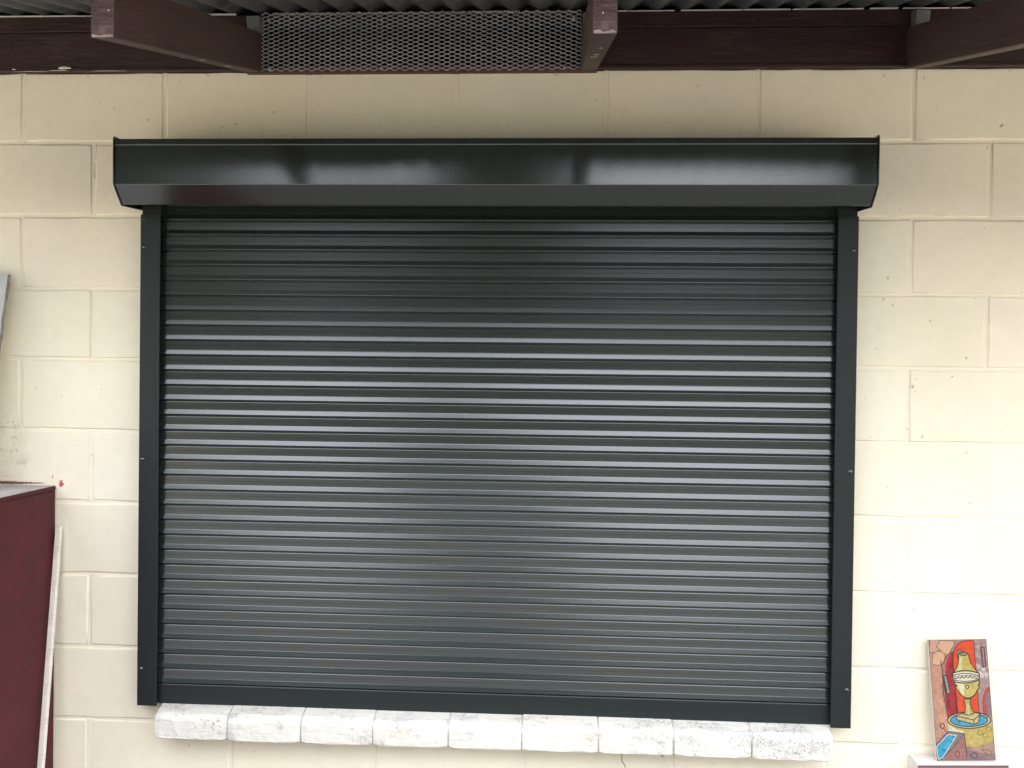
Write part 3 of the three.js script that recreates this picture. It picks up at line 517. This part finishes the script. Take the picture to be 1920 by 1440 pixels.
  curve([58, 105], [[56, 116, 58, 124], [62, 126], [62, 110]], 'rgba(232,224,184,.6)');
  curve([39, 68], [[46, 72, 60, 72], [74, 72, 82, 64], [84, 74, 80, 76], [84, 82, 78, 84], [74, 96, 60, 98], [50, 96, 44, 84], [38, 80, 44, 77], [38, 74, 39, 68]], '#cbb867', '#2c2826', 1.3);
  curve([42, 72], [[46, 78], [46, 84, 54, 94], [56, 80], [54, 72]], 'rgba(236,232,206,.75)');
  ell(61, 79, 2.6, 2.4, '#e9e2c4', '#3c3428', 1.2);
  curve([50, 26], [[52, 23], [66, 23], [68, 27], [67, 40, 83, 57], [60, 50, 38, 56], [50, 44, 50, 26]], '#c4b25c', '#2c2826', 1.2);
  curve([52, 28], [[52, 44, 44, 53], [54, 50], [57, 30]], 'rgba(226,222,186,.6)'); ell(59, 24, 6, 3, '#8f9a5c', '#2c2826', 1.1); ell(58.5, 20.8, 2.6, 2.2, '#4b4a3a');
  curve([38, 56], [[60, 48, 83, 57], [84, 64, 82, 68], [60, 76, 39, 70], [37, 62, 38, 56]], '#e3dcc0', '#2c2826', 1.4);
  curve([38, 60], [[60, 53, 83, 61]], null, '#2c2826', 0.9); curve([38, 67], [[60, 73, 82, 66]], null, '#2c2826', 0.9);
  for (let i = 0; i < 6; i++) { const x = 42 + i * 7, y = 64 - 2.2 * Math.sin((x - 38) / 45 * Math.PI); c.beginPath(); c.arc(X(x), Y(y), X(2.1), 0.3, 5.2); c.strokeStyle = '#2c2826'; c.lineWidth = X(1.1); c.stroke(); line([[x + 1.6, y + 2.6], [x + 4, y - 2]], '#2c2826', 1); }
  // foreground trough and stones
  curve([0, 172], [[14, 158, 22, 152], [50, 156], [52, 200], [0, 200]], '#8c7068');
  poly([[24, 152], [50, 156], [30, 178], [6, 199], [0, 199], [0, 176]], '#877a70', '#55443f', 0.9);
  poly([[22, 157], [37, 159], [10, 195], [3, 198], [1, 177]], '#3aa0c0', '#dfe9e4', 0.9);
  for (let i = 0; i < 16; i++) { const t = rnd(); ell(6 + 24 * t + rr(-2, 3), 190 - 30 * t + rr(-3, 3), rr(1, 4), rr(1, 4), ['rgba(98,196,212,.4)', 'rgba(20,112,150,.3)'][i % 2]); }
  poly([[50, 157], [52, 200], [10, 200], [34, 178]], '#a27168'); line([[50, 156], [52, 200]], '#4a3736', 1.1);
  poly([[52, 178], [76, 180], [99, 168], [100, 200], [52, 200]], '#8f7676'); curve([56, 182], [[74, 176, 98, 170], [100, 188], [80, 192, 70, 186]], '#b3917a');
  for (let i = 0; i < 40; i++) ell(rr(12, 98), rr(176, 199), rr(1, 6), rr(0.8, 3), ['rgba(122,90,92,.25)', 'rgba(196,150,128,.22)'][i % 2]);
  ell(36, 190, 3.4, 5.2, null, '#6a3f42', 1); ell(64, 192, 5.6, 4.6, null, '#4b3a42', 1.1); curve([78, 182], [[92, 182, 95, 190], [86, 194, 78, 182]], null, '#7a5a52', 0.9);
  ell(13.5, 143, 3.6, 4, null, '#6a3d3c', 1.3); line([[15, 146], [20, 154]], '#6a3d3c', 1.1);
  for (let i = 0; i < 1500; i++) { const x = rr(0, 100), y = rr(0, 200), a = rr(-1.2, 1.2) + 1.57, l = rr(1.5, 6); line([[x, y], [x + Math.cos(a) * l, y + Math.sin(a) * l]], ['rgba(96,64,66,.10)', 'rgba(232,206,180,.09)', 'rgba(70,44,48,.10)', 'rgba(168,130,120,.12)'][i % 4], rr(0.6, 2.2)); }
  for (let i = 0; i < 260; i++) ell(rr(0, 100), rr(0, 200), rr(0.2, 0.7), rr(0.2, 0.7), ['rgba(60,40,40,.45)', 'rgba(240,228,210,.4)'][i % 2]);
  c.strokeStyle = '#75605c'; c.lineWidth = X(1.6); c.strokeRect(0, 0, W, H);
  const t = new THREE.CanvasTexture(cv); t.colorSpace = THREE.SRGBColorSpace;
  const o = thing('painted_tile', 'upright painted tile of a yellow urn fountain leaning on the cream wall', 'tile', [1.2430, 0.5925, 0.0475]);
  const w = 0.1495, h = 0.3055;
  const gf = new THREE.PlaneGeometry(w - 0.002, h - 0.002); gf.translate(0, h / 2, 0.0002); part('painted_face', gf, std({ map: t, color: new THREE.Color().setRGB(0.66, 0.66, 0.66), roughness: 0.3 }), o);
  part('tile_body', metricUV(rbox(w, h, 0.0075, 0.0012, 0, h / 2, -0.00385)), std({ color: new THREE.Color().setRGB(0.58, 0.53, 0.48), roughness: 0.7 }), o);
  o.rotation.set(-5.8 * D2R, 0, 2.6 * D2R, 'ZXY');
}
{
  const W = 256, H = 512, cv = document.createElement('canvas'); cv.width = W; cv.height = H; const c = cv.getContext('2d');
  c.fillStyle = '#9c6a5c'; c.fillRect(0, 0, W, H);
  for (let i = 0; i < 500; i++) { c.fillStyle = ['rgba(170,112,92,.22)', 'rgba(120,72,70,.2)', 'rgba(196,140,112,.14)', 'rgba(104,84,84,.16)'][i % 4]; c.beginPath(); c.ellipse(rr(0, W), rr(0, H), rr(4, 26), rr(3, 10), rr(-0.4, 0.4), 0, 7); c.fill(); }
  c.strokeStyle = 'rgba(92,72,72,.8)'; c.lineWidth = 9; c.strokeRect(0, 0, W, H);
  const t = new THREE.CanvasTexture(cv); t.colorSpace = THREE.SRGBColorSpace;
  const o = thing('painted_box', 'tall white-sided box with reddish brown painted front under the painted tile', 'box', [1.2298, 0, 0]);
  const white = painted([0.7, 0.66, 0.63], { rep: 0.3, amp: 0.1, dirt: [0.5, 0.42, 0.4], da: 0.35, rough: 0.7, n: 256 });
  const g = new THREE.BoxGeometry(0.2265, 0.590, 0.0555); const p = g.attributes.position; for (let i = 0; i < p.count; i++) if (p.getY(i) > 0) p.setY(i, p.getY(i) + (p.getX(i) > 0 ? 0.0042 : -0.0038)); g.computeVertexNormals(); g.translate(0, 0.2952, 0.0315);
  part('box_body', metricUV(g), white, o);
  const f = new THREE.PlaneGeometry(0.2265, 0.582, 1, 1), q = f.attributes.position; for (let i = 0; i < q.count; i++) if (q.getY(i) > 0) q.setY(i, q.getY(i) + (q.getX(i) > 0 ? 0.0042 : -0.0036)); f.translate(0, 0.2942, 0.0598);
  part('painted_front', f, std({ map: t, roughness: 0.5, side: THREE.DoubleSide }), o);
}

// ---------------------------------------------------------------- garden that the glossy shutter mirrors
function tree(x, z, h, rad, base, leaf, label, n) {
  const o = thing('tree', label, 'tree', [x, -0.06, z], 'garden trees facing the shutter');
  const bark = M.bark || (M.bark = painted([0.11, 0.085, 0.06], { rep: 0.5, stretch: 1, amp: 0.4, rough: 0.95, n: 128 }));
  const tubes = []; const tr = new THREE.CatmullRomCurve3([new THREE.Vector3(0, 0, 0), new THREE.Vector3(rr(-0.1, 0.1), base * 0.6, 0), new THREE.Vector3(rr(-0.3, 0.3), h * 0.5, rr(-0.3, 0.3)), new THREE.Vector3(rr(-0.3, 0.3), h * 0.85, 0)]);
  const tg = new THREE.TubeGeometry(tr, 16, 1, 8), tp = tg.attributes.position; for (let i = 0; i < tp.count; i++) { const k = Math.floor(i / 9) / 16, c = tr.getPointAt(k), r = 0.03 + 0.17 * (1 - k) * h / 8; tp.setXYZ(i, c.x + (tp.getX(i) - c.x) * r, c.y + (tp.getY(i) - c.y) * r, c.z + (tp.getZ(i) - c.z) * r); } tg.computeVertexNormals(); tubes.push(metricUV(tg));
  const clumps = [];
  for (let k = 0; k < 34; k++) { const a = rr(0, 6.28), v = rr(0, 1), y = base + (h - base) * v, R = rad * Math.sin(Math.PI * (0.15 + 0.8 * v)) * Math.sqrt(rnd()); clumps.push([Math.cos(a) * R, y, Math.sin(a) * R, rad * rr(0.3, 0.5)]); }
  for (let k = 0; k < 9; k++) { const c = clumps[k * 3], s = tr.getPointAt(rr(0.35, 0.85)); const l = new THREE.TubeGeometry(new THREE.CatmullRomCurve3([s, new THREE.Vector3((s.x + c[0]) / 2, (s.y + c[1]) / 2 + 0.1, (s.z + c[2]) / 2), new THREE.Vector3(c[0], c[1], c[2])]), 6, 0.04, 5); tubes.push(metricUV(l)); }
  part('trunk', tubes, bark, o);
  const pos = [], col = [], u = new THREE.Vector3(), w = new THREE.Vector3();
  for (let i = 0; i < n; i++) {
    const c = clumps[i % clumps.length]; let dx, dy, dz; do { dx = rr(-1, 1); dy = rr(-1, 1); dz = rr(-1, 1); } while (dx * dx + dy * dy + dz * dz > 1);
    const px = c[0] + dx * c[3], py = c[1] + dy * c[3] * 0.75, pz = c[2] + dz * c[3], s = rr(0.12, 0.22);
    u.set(rr(-1, 1), rr(-0.6, 0.6), rr(-1, 1)).normalize().multiplyScalar(s); w.set(rr(-1, 1), rr(-1, 1), rr(-1, 1)).normalize().multiplyScalar(s * 0.45);
    pos.push(px - u.x, py - u.y, pz - u.z, px + w.x, py + w.y, pz + w.z, px + u.x, py + u.y, pz + u.z, px - u.x, py - u.y, pz - u.z, px + u.x, py + u.y, pz + u.z, px - w.x, py - w.y, pz - w.z);
    const k = rr(0.6, 1.35); for (let q = 0; q < 6; q++) col.push(leaf[0] * k, leaf[1] * k, leaf[2] * k);
  }
  const g = new THREE.BufferGeometry(); g.setAttribute('position', new THREE.Float32BufferAttribute(pos, 3)); g.setAttribute('color', new THREE.Float32BufferAttribute(col, 3)); g.computeVertexNormals();
  part('crown', g, M.leaf || (M.leaf = std({ vertexColors: true, roughness: 0.8, side: THREE.DoubleSide })), o);
}
tree(-1.9, 13, 8.8, 1.5, 1.6, [0.04, 0.066, 0.027], 'tall dark green garden tree standing opposite the shutter', 17000);
tree(-0.6, 14.2, 8.2, 1.4, 1.6, [0.05, 0.078, 0.03], 'slimmer green garden tree beside the tall dark tree opposite the shutter', 16000);
tree(7.4, 13.5, 8.5, 2.9, 1.4, [0.05, 0.085, 0.03], 'broad green garden tree standing opposite the painted tile', 10000);
tree(-8.6, 13, 8.8, 3.0, 1.4, [0.045, 0.07, 0.03], 'broad dark garden tree standing opposite the maroon low wall', 10000);
{
  const o = thing('hedge', 'long clipped green hedge across the lawn opposite the shutter', 'hedge', [0, -0.06, 17]);
  const pos = [], col = [], u = new THREE.Vector3(), w = new THREE.Vector3();
  for (let i = 0; i < 60000; i++) {
    const px = rr(-22, 22), top = 4.9 + 1.3 * fbm(px * 0.35 + 40, 3, 3), py = rr(0, 1) < 0.45 ? top - rr(0, 0.3) : rr(0, top), pz = rr(-0.7, 0.7) * (1 - 0.4 * py / top), s = rr(0.14, 0.28);
    u.set(rr(-1, 1), rr(-0.6, 0.6), rr(-1, 1)).normalize().multiplyScalar(s); w.set(rr(-1, 1), rr(-1, 1), rr(-1, 1)).normalize().multiplyScalar(s * 0.5);
    pos.push(px - u.x, py - u.y, pz - u.z, px + w.x, py + w.y, pz + w.z, px + u.x, py + u.y, pz + u.z, px - u.x, py - u.y, pz - u.z, px + u.x, py + u.y, pz + u.z, px - w.x, py - w.y, pz - w.z);
    const k = rr(0.6, 1.35); for (let q = 0; q < 6; q++) col.push(0.05 * k, 0.08 * k, 0.03 * k);
  }
  const g = new THREE.BufferGeometry(); g.setAttribute('position', new THREE.Float32BufferAttribute(pos, 3)); g.setAttribute('color', new THREE.Float32BufferAttribute(col, 3)); g.computeVertexNormals();
  part('foliage', g, M.leaf, o);
}

renderer.render(scene, camera);
